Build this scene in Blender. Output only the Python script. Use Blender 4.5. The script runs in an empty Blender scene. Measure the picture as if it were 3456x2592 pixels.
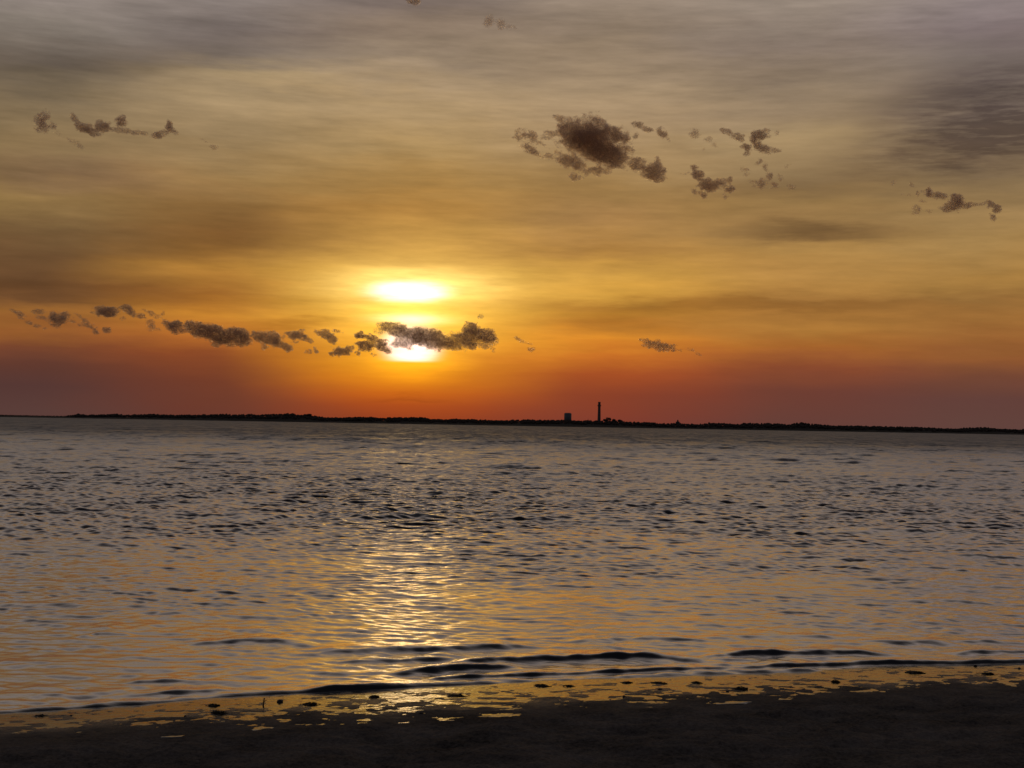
import bpy, bmesh, math, random
import numpy as np
from mathutils import Matrix, Vector

random.seed(5)
rng = np.random.default_rng(11)
C = bpy.context.scene.collection
SC = bpy.context.scene

# ------------------------------------------------------------------ camera
H = 1.9                                  # eye height above the water, metres
F = 1728 / math.tan(math.radians(20))    # focal length in photo pixels
PITCH, ROLL = math.radians(1.68), math.radians(1.0)
Fw = np.array([0, math.cos(PITCH), math.sin(PITCH)])
U0 = np.array([0, -math.sin(PITCH), math.cos(PITCH)])
X0 = np.array([1.0, 0, 0])
Rt = math.cos(ROLL) * X0 + math.sin(ROLL) * U0
Up = -math.sin(ROLL) * X0 + math.cos(ROLL) * U0
cam_d = bpy.data.cameras.new('camera')
cam_d.sensor_width = 36
cam_d.lens = 18 / math.tan(math.radians(20))
cam_d.clip_start, cam_d.clip_end = 0.1, 90000
cam = bpy.data.objects.new('camera', cam_d)
C.objects.link(cam)
cam.matrix_world = Matrix(((Rt[0], Up[0], -Fw[0], 0), (Rt[1], Up[1], -Fw[1], 0), (Rt[2], Up[2], -Fw[2], H), (0, 0, 0, 1)))
SC.camera = cam


def ray(px, py):
    d = Fw * F + Rt * (px - 1728) + Up * (1296 - py)
    return d / np.linalg.norm(d)


def azel(px, py):
    d = ray(px, py)
    return math.degrees(math.atan2(d[0], d[1])), math.degrees(math.asin(d[2]))


def ground(px, py, z=0.0):
    d = ray(px, py)
    t = (z - H) / d[2]
    return d[0] * t, d[1] * t


def at_dist(px, py, Y):
    """point at forward distance Y that lies in this direction from the shore"""
    d = ray(px, py)
    t = Y / d[1]
    return d[0] * t, Y, H + d[2] * t


# ------------------------------------------------------------------ view
SC.view_settings.view_transform = 'Standard'
SC.view_settings.look = 'None'
SC.view_settings.exposure = 0
SC.view_settings.gamma = 1
SC.cycles.max_bounces = 24
SC.cycles.diffuse_bounces = 16
SC.cycles.transmission_bounces = 20
SC.cycles.glossy_bounces = 5
SC.cycles.transparent_max_bounces = 16
SC.cycles.sample_clamp_indirect = 6
SC.cycles.sample_clamp_direct = 0
SC.cycles.use_denoising = True
SC.cycles.denoiser = 'OPENIMAGEDENOISE'
SC.cycles.use_adaptive_sampling = False


# ------------------------------------------------------------------ node maths helper
class V:
    nt = None

    def __init__(s, sock): s.s = sock

    @staticmethod
    def op(kind, *a, clamp=False):
        n = V.nt.nodes.new('ShaderNodeMath')
        n.operation = kind
        n.use_clamp = clamp
        for i, x in enumerate(a):
            if isinstance(x, V): V.nt.links.new(x.s, n.inputs[i])
            else: n.inputs[i].default_value = float(x)
        return V(n.outputs[0])

    def __add__(s, o): return V.op('ADD', s, o)
    def __radd__(s, o): return V.op('ADD', o, s)
    def __sub__(s, o): return V.op('SUBTRACT', s, o)
    def __rsub__(s, o): return V.op('SUBTRACT', o, s)
    def __mul__(s, o): return V.op('MULTIPLY', s, o)
    def __rmul__(s, o): return V.op('MULTIPLY', o, s)
    def __truediv__(s, o): return V.op('DIVIDE', s, o)


def smooth(x, a, b, lo=0.0, hi=1.0):
    n = V.nt.nodes.new('ShaderNodeMapRange')
    n.interpolation_type = 'SMOOTHSTEP'
    V.nt.links.new(x.s, n.inputs[0])
    for i, v in enumerate((a, b, lo, hi)): n.inputs[i + 1].default_value = v
    return V(n.outputs[0])


def vec(x, y, z=0.0):
    n = V.nt.nodes.new('ShaderNodeCombineXYZ')
    for i, v in enumerate((x, y, z)):
        if isinstance(v, V): V.nt.links.new(v.s, n.inputs[i])
        else: n.inputs[i].default_value = v
    return n.outputs[0]


def noise(v, scale, detail=4, rough=0.55, dist=0.0):
    n = V.nt.nodes.new('ShaderNodeTexNoise')
    V.nt.links.new(v, n.inputs['Vector'])
    n.inputs['Scale'].default_value = scale
    n.inputs['Detail'].default_value = detail
    n.inputs['Roughness'].default_value = rough
    n.inputs['Distortion'].default_value = dist
    return V(n.outputs['Fac'])


def mixc(a, b, f, blend='MIX'):
    n = V.nt.nodes.new('ShaderNodeMix')
    n.data_type = 'RGBA'
    n.blend_type = blend
    for i, x in ((0, f), (6, a), (7, b)):
        if isinstance(x, V): V.nt.links.new(x.s, n.inputs[i])
        elif hasattr(x, 'is_linked'): V.nt.links.new(x, n.inputs[i])
        elif i == 0: n.inputs[i].default_value = x
        else: n.inputs[i].default_value = (*x, 1)
    return n.outputs[2]


def scalec(col, f):
    """colour times a scalar or a tuple"""
    n = V.nt.nodes.new('ShaderNodeVectorMath')
    n.operation = 'MULTIPLY'
    if hasattr(col, 'is_linked'): V.nt.links.new(col, n.inputs[0])
    else: n.inputs[0].default_value = col
    if isinstance(f, V): V.nt.links.new(f.s, n.inputs[1])
    elif hasattr(f, 'is_linked'): V.nt.links.new(f, n.inputs[1])
    else: n.inputs[1].default_value = f
    return n.outputs[0]


def addc(a, b):
    n = V.nt.nodes.new('ShaderNodeVectorMath')
    n.operation = 'ADD'
    V.nt.links.new(a, n.inputs[0]); V.nt.links.new(b, n.inputs[1])
    return n.outputs[0]


def lin(c):
    return tuple(((v / 255) / 12.92 if v / 255 <= 0.04045 else ((v / 255 + 0.055) / 1.055) ** 2.4) for v in c)


# ------------------------------------------------------------------ the sky (veil of high cloud lit by a low sun)
SUN_AZ, SUN_EL = azel(1389, 1160)
w = bpy.data.worlds.new('World')
SC.world = w
w.use_nodes = True
nt = w.node_tree
nt.nodes.clear()
V.nt = nt
tc = nt.nodes.new('ShaderNodeTexCoord')
sep = nt.nodes.new('ShaderNodeSeparateXYZ')
nt.links.new(tc.outputs['Generated'], sep.inputs[0])
dx, dy, dz = (V(sep.outputs[i]) for i in range(3))
az = V.op('ARCTAN2', dx, dy) * 57.29578
el = V.op('ARCSINE', V.op('MINIMUM', V.op('MAXIMUM', dz, -1), 1)) * 57.29578
fade = smooth(el, 0.5, 4.0)
warp = noise(vec(az * 0.10, el * 0.55), 1.0, 3, 0.5) - 0.5
warp2 = noise(vec(az * 0.35, el * 2.2, 7.0), 1.0, 4, 0.6) - 0.5
elw = el + (warp * 1.6 + warp2 * 0.75) * fade
azw = az + (noise(vec(az * 0.2, el * 0.6, 3.0), 1.0, 2, 0.5) - 0.5) * 3.0

EMAX = 24.0
COLS = {
    160: [(0, 138, 128, 120), (90, 128, 119, 109), (200, 112, 101, 88), (270, 116, 103, 84), (330, 126, 109, 83), (500, 132, 110, 75), (600, 116, 93, 62),
          (680, 141, 113, 68), (760, 112, 86, 54), (850, 106, 76, 48), (950, 104, 72, 45), (1015, 116, 78, 46), (1060, 148, 97, 46),
          (1110, 148, 90, 44), (1170, 118, 67, 45), (1230, 92, 54, 46), (1300, 80, 52, 51), (1390, 84, 58, 56)],
    700: [(0, 132, 122, 116), (90, 120, 110, 103), (170, 128, 116, 104), (250, 150, 131, 102), (340, 158, 136, 102), (450, 148, 125, 90), (600, 148, 118, 72),
          (700, 132, 100, 55), (800, 128, 90, 46), (860, 150, 105, 49), (900, 176, 124, 54), (980, 154, 98, 41), (1050, 196, 128, 45),
          (1130, 176, 102, 42), (1200, 134, 68, 38), (1280, 107, 53, 40), (1390, 99, 52, 45)],
    1380: [(0, 116, 103, 95), (90, 138, 121, 104), (200, 150, 132, 110), (350, 166, 141, 103), (500, 170, 140, 92), (600, 160, 125, 72), (700, 174, 129, 64),
           (800, 200, 152, 74), (880, 216, 165, 78), (960, 226, 172, 70), (1060, 225, 165, 60), (1150, 225, 150, 40), (1235, 220, 135, 25),
           (1285, 212, 118, 22), (1330, 192, 90, 24), (1370, 164, 66, 28), (1405, 146, 56, 30)],
    2000: [(0, 148, 132, 115), (110, 132, 116, 98), (300, 162, 140, 110), (400, 165, 140, 106), (650, 156, 123, 72), (780, 180, 138, 75), (850, 176, 129, 65),
           (930, 205, 154, 69), (990, 214, 158, 66), (1030, 176, 120, 48), (1060, 182, 123, 45), (1100, 180, 115, 42), (1150, 216, 136, 42),
           (1200, 198, 110, 38), (1260, 160, 73, 36), (1330, 134, 58, 39), (1415, 122, 54, 44)],
    2700: [(0, 146, 133, 120), (150, 128, 114, 102), (300, 136, 119, 98), (400, 149, 128, 100), (480, 162, 138, 100), (600, 144, 118, 81), (680, 152, 121, 75),
           (780, 150, 116, 70), (840, 170, 130, 72), (950, 180, 132, 68), (1020, 148, 102, 50), (1100, 172, 118, 54), (1180, 164, 99, 44),
           (1250, 136, 72, 46), (1320, 107, 59, 50), (1425, 98, 60, 55)],
    3356: [(0, 138, 126, 124), (80, 130, 117, 115), (200, 125, 114, 106), (400, 128, 112, 96), (520, 132, 112, 88), (600, 136, 113, 80), (700, 151, 122, 80),
           (800, 165, 130, 78), (950, 168, 125, 65), (1000, 147, 105, 55), (1080, 158, 108, 54), (1150, 148, 94, 48), (1200, 142, 86, 48),
           (1270, 113, 68, 51), (1350, 96, 62, 57), (1440, 95, 65, 60)],
}
col, prev = None, None
for px, stops in COLS.items():
    r = nt.nodes.new('ShaderNodeValToRGB')
    r.color_ramp.interpolation = 'LINEAR'
    pts = sorted([(max(0.0, azel(px, y)[1]) / EMAX, (a, b, c)) for y, a, b, c in stops])
    pts.append((22.0 / EMAX, (128, 120, 118)))
    els = r.color_ramp.elements
    els[0].position, els[0].color = pts[0][0], (*lin(pts[0][1]), 1)
    els[1].position, els[1].color = pts[-1][0], (*lin(pts[-1][1]), 1)
    for p, c in pts[1:-1]:
        e = els.new(p); e.color = (*lin(c), 1)
    nt.links.new((elw / EMAX).s, r.inputs[0])
    a = azel(px, 900)[0]
    col = r.outputs[0] if col is None else mixc(col, r.outputs[0], smooth(azw, prev, a))
    prev = a


def blob(px, py, rx, ry, tilt=0.0, k=2.0, warpk=1.0, flat=False):
    """soft ellipse of cloud in the sky, 0..1 (tilt: degrees, down to the right)"""
    a, e = azel(px, py)
    s = 82.9
    c, sn = math.cos(math.radians(tilt)), math.sin(math.radians(tilt))
    u = az - a + warp2 * 2.0 * warpk
    v = el - e + (warp * 1.5 + warp2 * 1.2) * warpk
    p = (u * c - v * sn) / (rx / s)
    q = (u * sn + v * c) / (ry / s)
    d = p * p + q * q
    if flat: d = d * d
    return V.op('EXPONENT', d * (-0.5 * k))


# streaks of the cloud veil
st1 = noise(vec(az * 0.22 + el * 0.10, el * 1.5), 1.0, 5, 0.6)
st2 = noise(vec(az * 0.6 + el * 0.6, el * 4.6, 4.0), 1.0, 4, 0.6)
st3 = noise(vec(az * 0.16 - el * 0.2, el * 0.5, 9.0), 1.0, 3, 0.5)
high = smooth(el, 3.0, 12.0)
amp = smooth(el, 0.5, 5.0, 0.06, 1.0)
m = 1.0 + ((st1 - 0.5) * 0.62 + (st2 - 0.5) * (0.16 + high * 0.22) + (st3 - 0.5) * 0.30) * amp
col = scalec(col, m)
for (px, py, rx, ry, tl, f) in [
        (330, 205, 520, 75, -9, (0.68, 0.67, 0.69)), (1050, 120, 420, 40, -2, (0.84, 0.83, 0.85)),
        (880, 248, 260, 26, 1, (1.22, 1.2, 1.1)), (1000, 295, 300, 14, 1, (1.12, 1.1, 1.05)),
        (3400, 430, 470, 125, -11, (0.42, 0.40, 0.44)), (3200, 330, 200, 50, -12, (0.75, 0.74, 0.78)), (3420, 200, 190, 110, -15, (0.80, 0.78, 0.80)),
        (2760, 775, 260, 34, 2, (0.60, 0.58, 0.62)), (2560, 640, 330, 40, -4, (0.86, 0.84, 0.84)),
        (1030, 1090, 200, 18, -2, (0.70, 0.64, 0.6)), (1380, 1355, 130, 10, 1, (0.84, 0.8, 0.85)), (2600, 1030, 520, 20, -1, (0.85, 0.83, 0.8)),
        (1000, 760, 420, 110, 0, (0.85, 0.82, 0.9)), (2000, 740, 320, 100, 0, (0.86, 0.83, 0.96)), (340, 610, 350, 90, 0, (1.18, 1.14, 1.28)),
        (150, 985, 480, 40, 0, (0.80, 0.78, 0.8)), (1550, 190, 260, 40, 6, (0.83, 0.83, 0.84)), (2550, 280, 260, 22, -5, (0.85, 0.85, 0.86))]:
    k_ = blob(px, py, rx, ry, tl)
    if px > 3100: k_ = V.op('MINIMUM', k_ * (st2 * 3.2 - 0.5), 1.0)
    col = mixc(col, scalec(col, f), k_)

# glow of the sun through gaps of the veil
glow = None
for (px, py, rx, ry, k, c, wk) in [
        (1389, 1166, 92, 64, 2.0, (0.7, 0.75, 1.1), 0.0),
        (1380, 985, 128, 33, 2.0, (0.8, 0.85, 1.1), 0.22),
        (1400, 965, 230, 50, 2.0, (0.75, 0.6, 0.22), 0.3),
        (1390, 1078, 95, 16, 2.0, (0.8, 0.75, 0.6), 0.10),
        (1390, 1090, 210, 100, 2.0, (0.5, 0.34, 0.04), 0.1),
        (1400, 1010, 360, 120, 2.0, (0.20, 0.145, 0.03), 0.3),
        (1390, 1215, 130, 60, 2.0, (0.55, 0.26, 0.0), 0.0),
        (1390, 1150, 420, 170, 2.0, (0.10, 0.04, 0.0), 0.0)]:
    b = blob(px, py, rx, ry, 0, k, wk, c[2] > 1.0)
    if py == 1166:                                        # the disc sinks into a bank of haze
        b = b * smooth(el, azel(px, 1226)[1], azel(px, 1214)[1])
    g = scalec(c, b)
    glow = g if glow is None else addc(glow, g)
bands = V.op('MAXIMUM', 1.0 + (st1 - 0.5) * 1.2 + (st2 - 0.5) * 0.6, 0.1)
col = addc(col, scalec(glow, bands))

# above and behind the photograph: dim blue-grey dusk
away = V.op('SQRT', (az - SUN_AZ) * (az - SUN_AZ))
dusk = mixc(lin((120, 112, 110)), lin((52, 52, 58)), smooth(el, 22, 55))
veil = smooth(el, 5.0, 12.0)
col = mixc(col, scalec(col, (1.07, 1.04, 1.04)), veil)
col = mixc(col, dusk, smooth(el, 17.5, 32))
east = mixc(lin((98, 90, 94)), lin((60, 60, 68)), smooth(el, 4, 30))
col = mixc(col, east, smooth(away, 45, 120))
col = mixc(col, (0.012, 0.012, 0.014), smooth(el, -0.6, -3.0))
sky = nt.nodes.new('ShaderNodeTexSky')
sky.sky_type = 'NISHITA'
sky.sun_disc = False
sky.sun_elevation = math.radians(SUN_EL)
sky.sun_rotation = math.radians(SUN_AZ)
col = addc(col, scalec(sky.outputs[0], (0.0005, 0.0005, 0.0005)))
bg = nt.nodes.new('ShaderNodeBackground')
nt.links.new(col, bg.inputs[0])
bg.inputs[1].default_value = 1.0
wo = nt.nodes.new('ShaderNodeOutputWorld')
nt.links.new(bg.outputs[0], wo.inputs[0])

# the sun itself, veiled and low
sd = bpy.data.lights.new('sun', 'SUN')
sd.energy = 0.01
sd.angle = math.radians(4.0)
sd.color = (1.0, 0.66, 0.28)
so = bpy.data.objects.new('sun', sd)
C.objects.link(so)
sdir = Vector((math.sin(math.radians(SUN_AZ)) * math.cos(math.radians(SUN_EL)), math.cos(math.radians(SUN_AZ)) * math.cos(math.radians(SUN_EL)), math.sin(math.radians(SUN_EL))))
so.rotation_euler = sdir.to_track_quat('Z', 'Y').to_euler()


# ------------------------------------------------------------------ mesh helpers
_T = rng.random(1 << 16).astype(np.float32)


def _h(i, j, k):
    return _T[((i * 73856093) ^ (j * 19349663) ^ (k * 83492791)) & 0xffff]


def vnoise(x, y, z):
    xi, yi, zi = np.floor(x).astype(np.int64), np.floor(y).astype(np.int64), np.floor(z).astype(np.int64)
    u, v, t = x - xi, y - yi, z - zi
    u, v, t = (a * a * a * (a * (a * 6 - 15) + 10) for a in (u, v, t))
    r = 0
    for a in (0, 1):
        for b in (0, 1):
            for c in (0, 1):
                r = r + (u if a else 1 - u) * (v if b else 1 - v) * (t if c else 1 - t) * _h(xi + a, yi + b, zi + c)
    return r


def fbm(x, y, z, octaves=5, gain=0.5):
    r, a, s, f = 0, 1.0, 0, 1.0
    for o in range(octaves):
        r = r + a * vnoise(x * f + o * 17.3, y * f + o * 5.1, z * f + o * 9.7)
        s += a; a *= gain; f *= 2.03
    return r / s - 0.5


def mesh_from(name, co, faces_idx, mat, parent=None, smooth_=True, nside=4):
    me = bpy.data.meshes.new(name)
    n, k = len(co), len(faces_idx)
    me.vertices.add(n)
    me.vertices.foreach_set('co', np.asarray(co, np.float32).ravel())
    me.loops.add(k * nside)
    me.loops.foreach_set('vertex_index', np.asarray(faces_idx, np.int32).ravel())
    me.polygons.add(k)
    me.polygons.foreach_set('loop_start', np.arange(0, k * nside, nside, dtype=np.int32))
    me.polygons.foreach_set('loop_total', np.full(k, nside, dtype=np.int32))
    me.polygons.foreach_set('use_smooth', np.full(k, smooth_))
    me.update(calc_edges=True)
    me.materials.append(mat)
    o = bpy.data.objects.new(name, me)
    C.objects.link(o)
    if parent: o.parent = parent
    return o


def grid_faces(r, c):
    i = np.arange(r * c).reshape(r, c)
    return np.stack([i[:-1, :-1], i[:-1, 1:], i[1:, 1:], i[1:, :-1]], -1).reshape(-1, 4)


def obj(name, bm, mat, parent=None, smooth_=False):
    me = bpy.data.meshes.new(name)
    bmesh.ops.recalc_face_normals(bm, faces=bm.faces)
    for f in bm.faces: f.smooth = smooth_
    bm.to_mesh(me); bm.free()
    me.materials.append(mat)
    o = bpy.data.objects.new(name, me)
    C.objects.link(o)
    if parent: o.parent = parent
    return o


def tag(o, label=None, cat=None, group=None, kind=None):
    if label: o['label'] = label
    if cat: o['category'] = cat
    if group: o['group'] = group
    if kind: o['kind'] = kind
    return o


def empty(name, loc, label, cat, group=None):
    o = bpy.data.objects.new(name, None)
    C.objects.link(o)
    o.location = loc
    return tag(o, label, cat, group)


# ------------------------------------------------------------------ materials
def material(name, build):
    mt = bpy.data.materials.new(name)
    mt.use_nodes = True
    t = mt.node_tree
    t.nodes.clear()
    V.nt = t
    out = t.nodes.new('ShaderNodeOutputMaterial')
    t.links.new(build(t), out.inputs['Surface'])
    return mt


def pos(t):
    return t.nodes.new('ShaderNodeNewGeometry').outputs['Position']


def principled(t, base, rough, ior=1.45, spec=0.5, normal=None):
    b = t.nodes.new('ShaderNodeBsdfPrincipled')
    for key, v in (('Base Color', base), ('Roughness', rough)):
        if isinstance(v, V): t.links.new(v.s, b.inputs[key])
        elif hasattr(v, 'is_linked'): t.links.new(v, b.inputs[key])
        else: b.inputs[key].default_value = (*v, 1) if isinstance(v, tuple) else v
    b.inputs['IOR'].default_value = ior
    b.inputs['Specular IOR Level'].default_value = spec
    if normal is not None: t.links.new(normal, b.inputs['Normal'])
    return b.outputs[0]


def bump(t, h, dist, strength=1.0):
    n = t.nodes.new('ShaderNodeBump')
    n.inputs['Distance'].default_value = dist
    n.inputs['Strength'].default_value = strength
    t.links.new(h.s, n.inputs['Height'])
    return n.outputs[0]


def m_water(t):
    p = pos(t)
    s = t.nodes.new('ShaderNodeSeparateXYZ')
    t.links.new(p, s.inputs[0])
    x, y = V(s.outputs[0]), V(s.outputs[1])
    gust = noise(vec(x * 0.02, y * 0.012), 1.0, 3, 0.6)
    near = smooth(y, 14, 60, 0.14, 0.26)
    rough = near + smooth(y, 60, 300, 0.0, 0.14) + (gust - 0.5) * smooth(y, 30, 200, 0.0, 0.16)
    rip = noise(vec(x * 5.0, y * 13.0), 1.0, 3, 0.6)
    nrm = bump(t, rip, 0.006, 0.5)
    # wind-roughened water further out: steeper and flatter patches, streaked along the wind
    wv = noise(vec(x * 0.55, y * 0.075), 1.0, 5, 0.7) * 0.6 + noise(vec(x * 0.12, y * 0.03, 5.0), 1.0, 4, 0.6) * 0.4
    tilt = smooth(y, 45, 170) * ((wv - 0.5) * 1.9 + 0.13)
    nm = t.nodes.new('ShaderNodeVectorMath'); nm.operation = 'ADD'
    t.links.new(nrm, nm.inputs[0]); t.links.new(vec(0.0, 0.0 - tilt, 0.0), nm.inputs[1])
    nz = t.nodes.new('ShaderNodeVectorMath'); nz.operation = 'NORMALIZE'
    t.links.new(nm.outputs[0], nz.inputs[0])
    nrm = nz.outputs[0]
    body = principled(t, (0.012, 0.014, 0.017), rough, 1.45, 0.5, nrm)
    gl = t.nodes.new('ShaderNodeBsdfAnisotropic')          # added gloss layer: lifts the near water's reflected brightness, fades with distance
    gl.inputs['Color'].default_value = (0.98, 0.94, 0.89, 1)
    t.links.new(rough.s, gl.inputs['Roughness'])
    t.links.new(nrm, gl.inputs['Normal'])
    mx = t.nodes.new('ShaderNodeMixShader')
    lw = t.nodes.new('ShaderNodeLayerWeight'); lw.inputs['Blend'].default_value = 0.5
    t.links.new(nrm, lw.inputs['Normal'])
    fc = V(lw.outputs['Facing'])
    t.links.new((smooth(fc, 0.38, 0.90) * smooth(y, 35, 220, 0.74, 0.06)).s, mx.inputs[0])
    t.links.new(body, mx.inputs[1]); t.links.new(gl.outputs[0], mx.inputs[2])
    return mx.outputs[0]


def m_film(t):
    p = pos(t)
    rip = noise(p, 14.0, 3, 0.55)
    return principled(t, (0.02, 0.019, 0.018), 0.08, 1.7, 0.5, bump(t, rip, 0.006, 0.6))


def m_sand(t):
    p = pos(t)
    n1 = noise(p, 2.2, 5, 0.6)
    n2 = noise(p, 38.0, 5, 0.75)
    at = t.nodes.new('ShaderNodeAttribute'); at.attribute_name = 'wetness'
    wt_ = V(at.outputs['Fac'])
    c = mixc((0.03, 0.027, 0.025), (0.20, 0.178, 0.158), V.op('MINIMUM', V.op('MAXIMUM', n1 * 1.7 + n2 * 1.9 - 1.25, 0.0), 1.0))
    c = mixc(c, (0.03, 0.027, 0.025), wt_)
    b = principled(t, c, smooth(wt_, 0.0, 1.0, 0.95, 0.36), 1.45, 0.5, bump(t, n2, 0.02, 0.8))
    t.links.new((0.05 + wt_ * 0.4).s, b.node.inputs['Specular IOR Level'])
    return b


def m_cloud(t):
    a = t.nodes.new('ShaderNodeBsdfDiffuse'); a.inputs[0].default_value = (0.86, 0.73, 0.73, 1)
    b = t.nodes.new('ShaderNodeBsdfTranslucent'); b.inputs[0].default_value = (0.86, 0.73, 0.73, 1)
    mx = t.nodes.new('ShaderNodeMixShader'); mx.inputs[0].default_value = 0.85
    t.links.new(a.outputs[0], mx.inputs[1]); t.links.new(b.outputs[0], mx.inputs[2])
    g = t.nodes.new('ShaderNodeBsdfRefraction')            # droplets throw most light onwards
    g.inputs['Color'].default_value = (0.98, 0.885, 0.765, 1)
    g.inputs['Roughness'].default_value = 0.25
    g.inputs['IOR'].default_value = 1.18
    m2 = t.nodes.new('ShaderNodeMixShader'); m2.inputs[0].default_value = 0.66
    t.links.new(mx.outputs[0], m2.inputs[1]); t.links.new(g.outputs[0], m2.inputs[2])
    return m2.outputs[0]


def plain(c1, c2, scale, rough=0.9):
    def f(t):
        n = noise(pos(t), scale, 4, 0.6)
        return principled(t, mixc(c1, c2, n), rough, 1.45, 0.2)
    return f


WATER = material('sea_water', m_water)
FILM = material('film_of_water', m_film)
SAND = material('sand', m_sand)
CLOUD = material('cloud_droplets', m_cloud)
LEAF = material('foliage', plain((0.055, 0.047, 0.040), (0.085, 0.072, 0.058), 0.08))
EARTH = material('dune_earth', plain((0.04, 0.036, 0.028), (0.065, 0.058, 0.044), 0.02))
BARK = material('bark', plain((0.05, 0.04, 0.03), (0.10, 0.08, 0.06), 0.3))
GRANITE = material('granite', plain((0.10, 0.09, 0.085), (0.15, 0.135, 0.125), 0.4))
SLOT = material('dark_opening', plain((0.02, 0.02, 0.02), (0.03, 0.03, 0.03), 1.0))
TANKP = material('tank_paint', plain((0.12, 0.12, 0.125), (0.16, 0.16, 0.165), 0.15, 0.6))
SHINGLE = material('weathered_shingle', plain((0.06, 0.055, 0.05), (0.10, 0.09, 0.085), 0.5))
WEED = material('wet_seaweed', plain((0.012, 0.012, 0.008), (0.035, 0.028, 0.018), 40.0, 0.55))
STONE = material('wet_stone', plain((0.03, 0.028, 0.026), (0.07, 0.062, 0.055), 30.0, 0.5))

# ------------------------------------------------------------------ shoreline
SHORE_PX = [(0, 2408), (469, 2379), (742, 2354), (1055, 2338), (1406, 2318), (1884, 2297), (2275, 2282), (2704, 2268), (3000, 2252), (3456, 2238)]
_sp = np.array([ground(*p) for p in SHORE_PX])


def shore(x):
    y = np.interp(x, _sp[:, 0], _sp[:, 1])
    k0 = (_sp[2, 1] - _sp[0, 1]) / (_sp[2, 0] - _sp[0, 0])
    k1 = (_sp[-1, 1] - _sp[-4, 1]) / (_sp[-1, 0] - _sp[-4, 0])
    y = np.where(x < _sp[0, 0], _sp[0, 1] + (x - _sp[0, 0]) * k0, y)
    return np.where(x > _sp[-1, 0], _sp[-1, 1] + (x - _sp[-1, 0]) * k1, y)


# ------------------------------------------------------------------ water: one sheet, finer near the beach
rows = [6.5]
while rows[-1] < 4560:
    yy = rows[-1]
    rows.append(yy + max(0.02, 2.6e-5 * yy * yy))
rows = np.array(rows)
NCOL = 1000
ss = np.linspace(-0.50, 0.50, NCOL)
Y = np.repeat(rows[:, None], NCOL, 1)
X = ss[None, :] * (Y + 3.0)
DY = np.gradient(rows)[:, None]
DX = (ss[1] - ss[0]) * (rows[:, None] + 3.0)
S = Y - shore(X)
Z = np.zeros_like(Y)
near_mask = rows < 420
wX, wY = X[near_mask], Y[near_mask]
wwx = wX + 0.5 * fbm(wX * 0.35, wY * 0.35, wX * 0 + 2.0, 2)
wwy = wY + 0.5 * fbm(wX * 0.35, wY * 0.35, wX * 0 + 8.0, 2)
shel = np.clip((wY - 9.0) / 24.0, 0, 1)
shel = shel * shel * (3 - 2 * shel)
shel2 = np.clip((wY - 24) / 50.0, 0, 1)
group1 = np.clip(1.0 + 1.5 * fbm(wX * 0.16, wY * 0.10, wX * 0 + 1.0, 3), 0.25, 2.0)
group2 = np.clip(1.0 + 0.9 * fbm(wX * 0.6, wY * 0.35, wX * 0 + 31.0, 3), 0.15, 2.2)
z = np.zeros_like(wX)
lams = np.exp(np.linspace(math.log(0.11), math.log(7.5), 96))
for i, L in enumerate(lams):
    L *= rng.uniform(0.95, 1.05)
    th = rng.normal(0.0, 0.62 if L < 1.5 else 0.4) + 0.10
    k = 2 * math.pi / L
    kx, ky = k * math.sin(th), k * math.cos(th)
    # slope of each band: open water (chop round one metre) and by the sheltered beach (long low ripples)
    so_ = 0.036 * math.exp(-((math.log(L) - math.log(0.32)) / 0.95) ** 2) + 0.006
    sn_ = 0.0150 * math.exp(-((math.log(L) - math.log(0.22)) / 0.8) ** 2) + 0.0012
    so2 = 0.016 * math.exp(-((math.log(L) - math.log(1.7)) / 0.6) ** 2)
    res = np.clip((L / (DY[near_mask] * 3.0) - 0.6) / 0.8, 0, 1)
    a = (sn_ + (so_ - sn_) * shel + so2 * shel2) / k * 1.414 * res * (group2 if L < 1.2 else group1)
    ph = wwx * kx + wwy * ky + rng.uniform(0, 6.28)
    s_ = np.sin(ph)
    z += a * (s_ + 0.22 * np.cos(2 * ph)) 
Z[near_mask] = z
# the chop that is too far off to resolve: short-crested facets of the same steepness
i, j = np.meshgrid(np.arange(len(rows)), np.arange(NCOL), indexing='ij')
fa = 0.6 * vnoise(X / (DX * 6.0), i * 0.37 + 0.3, i * 0 + 0.5) + 0.4 * vnoise(X / (DX * 2.6), i * 0.8 + 0.3, i * 0 + 9.5) - 0.5
Z += fa * np.minimum(DY * 0.50, 0.24) * np.clip((Y - 40) / 60, 0, 1)
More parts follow.
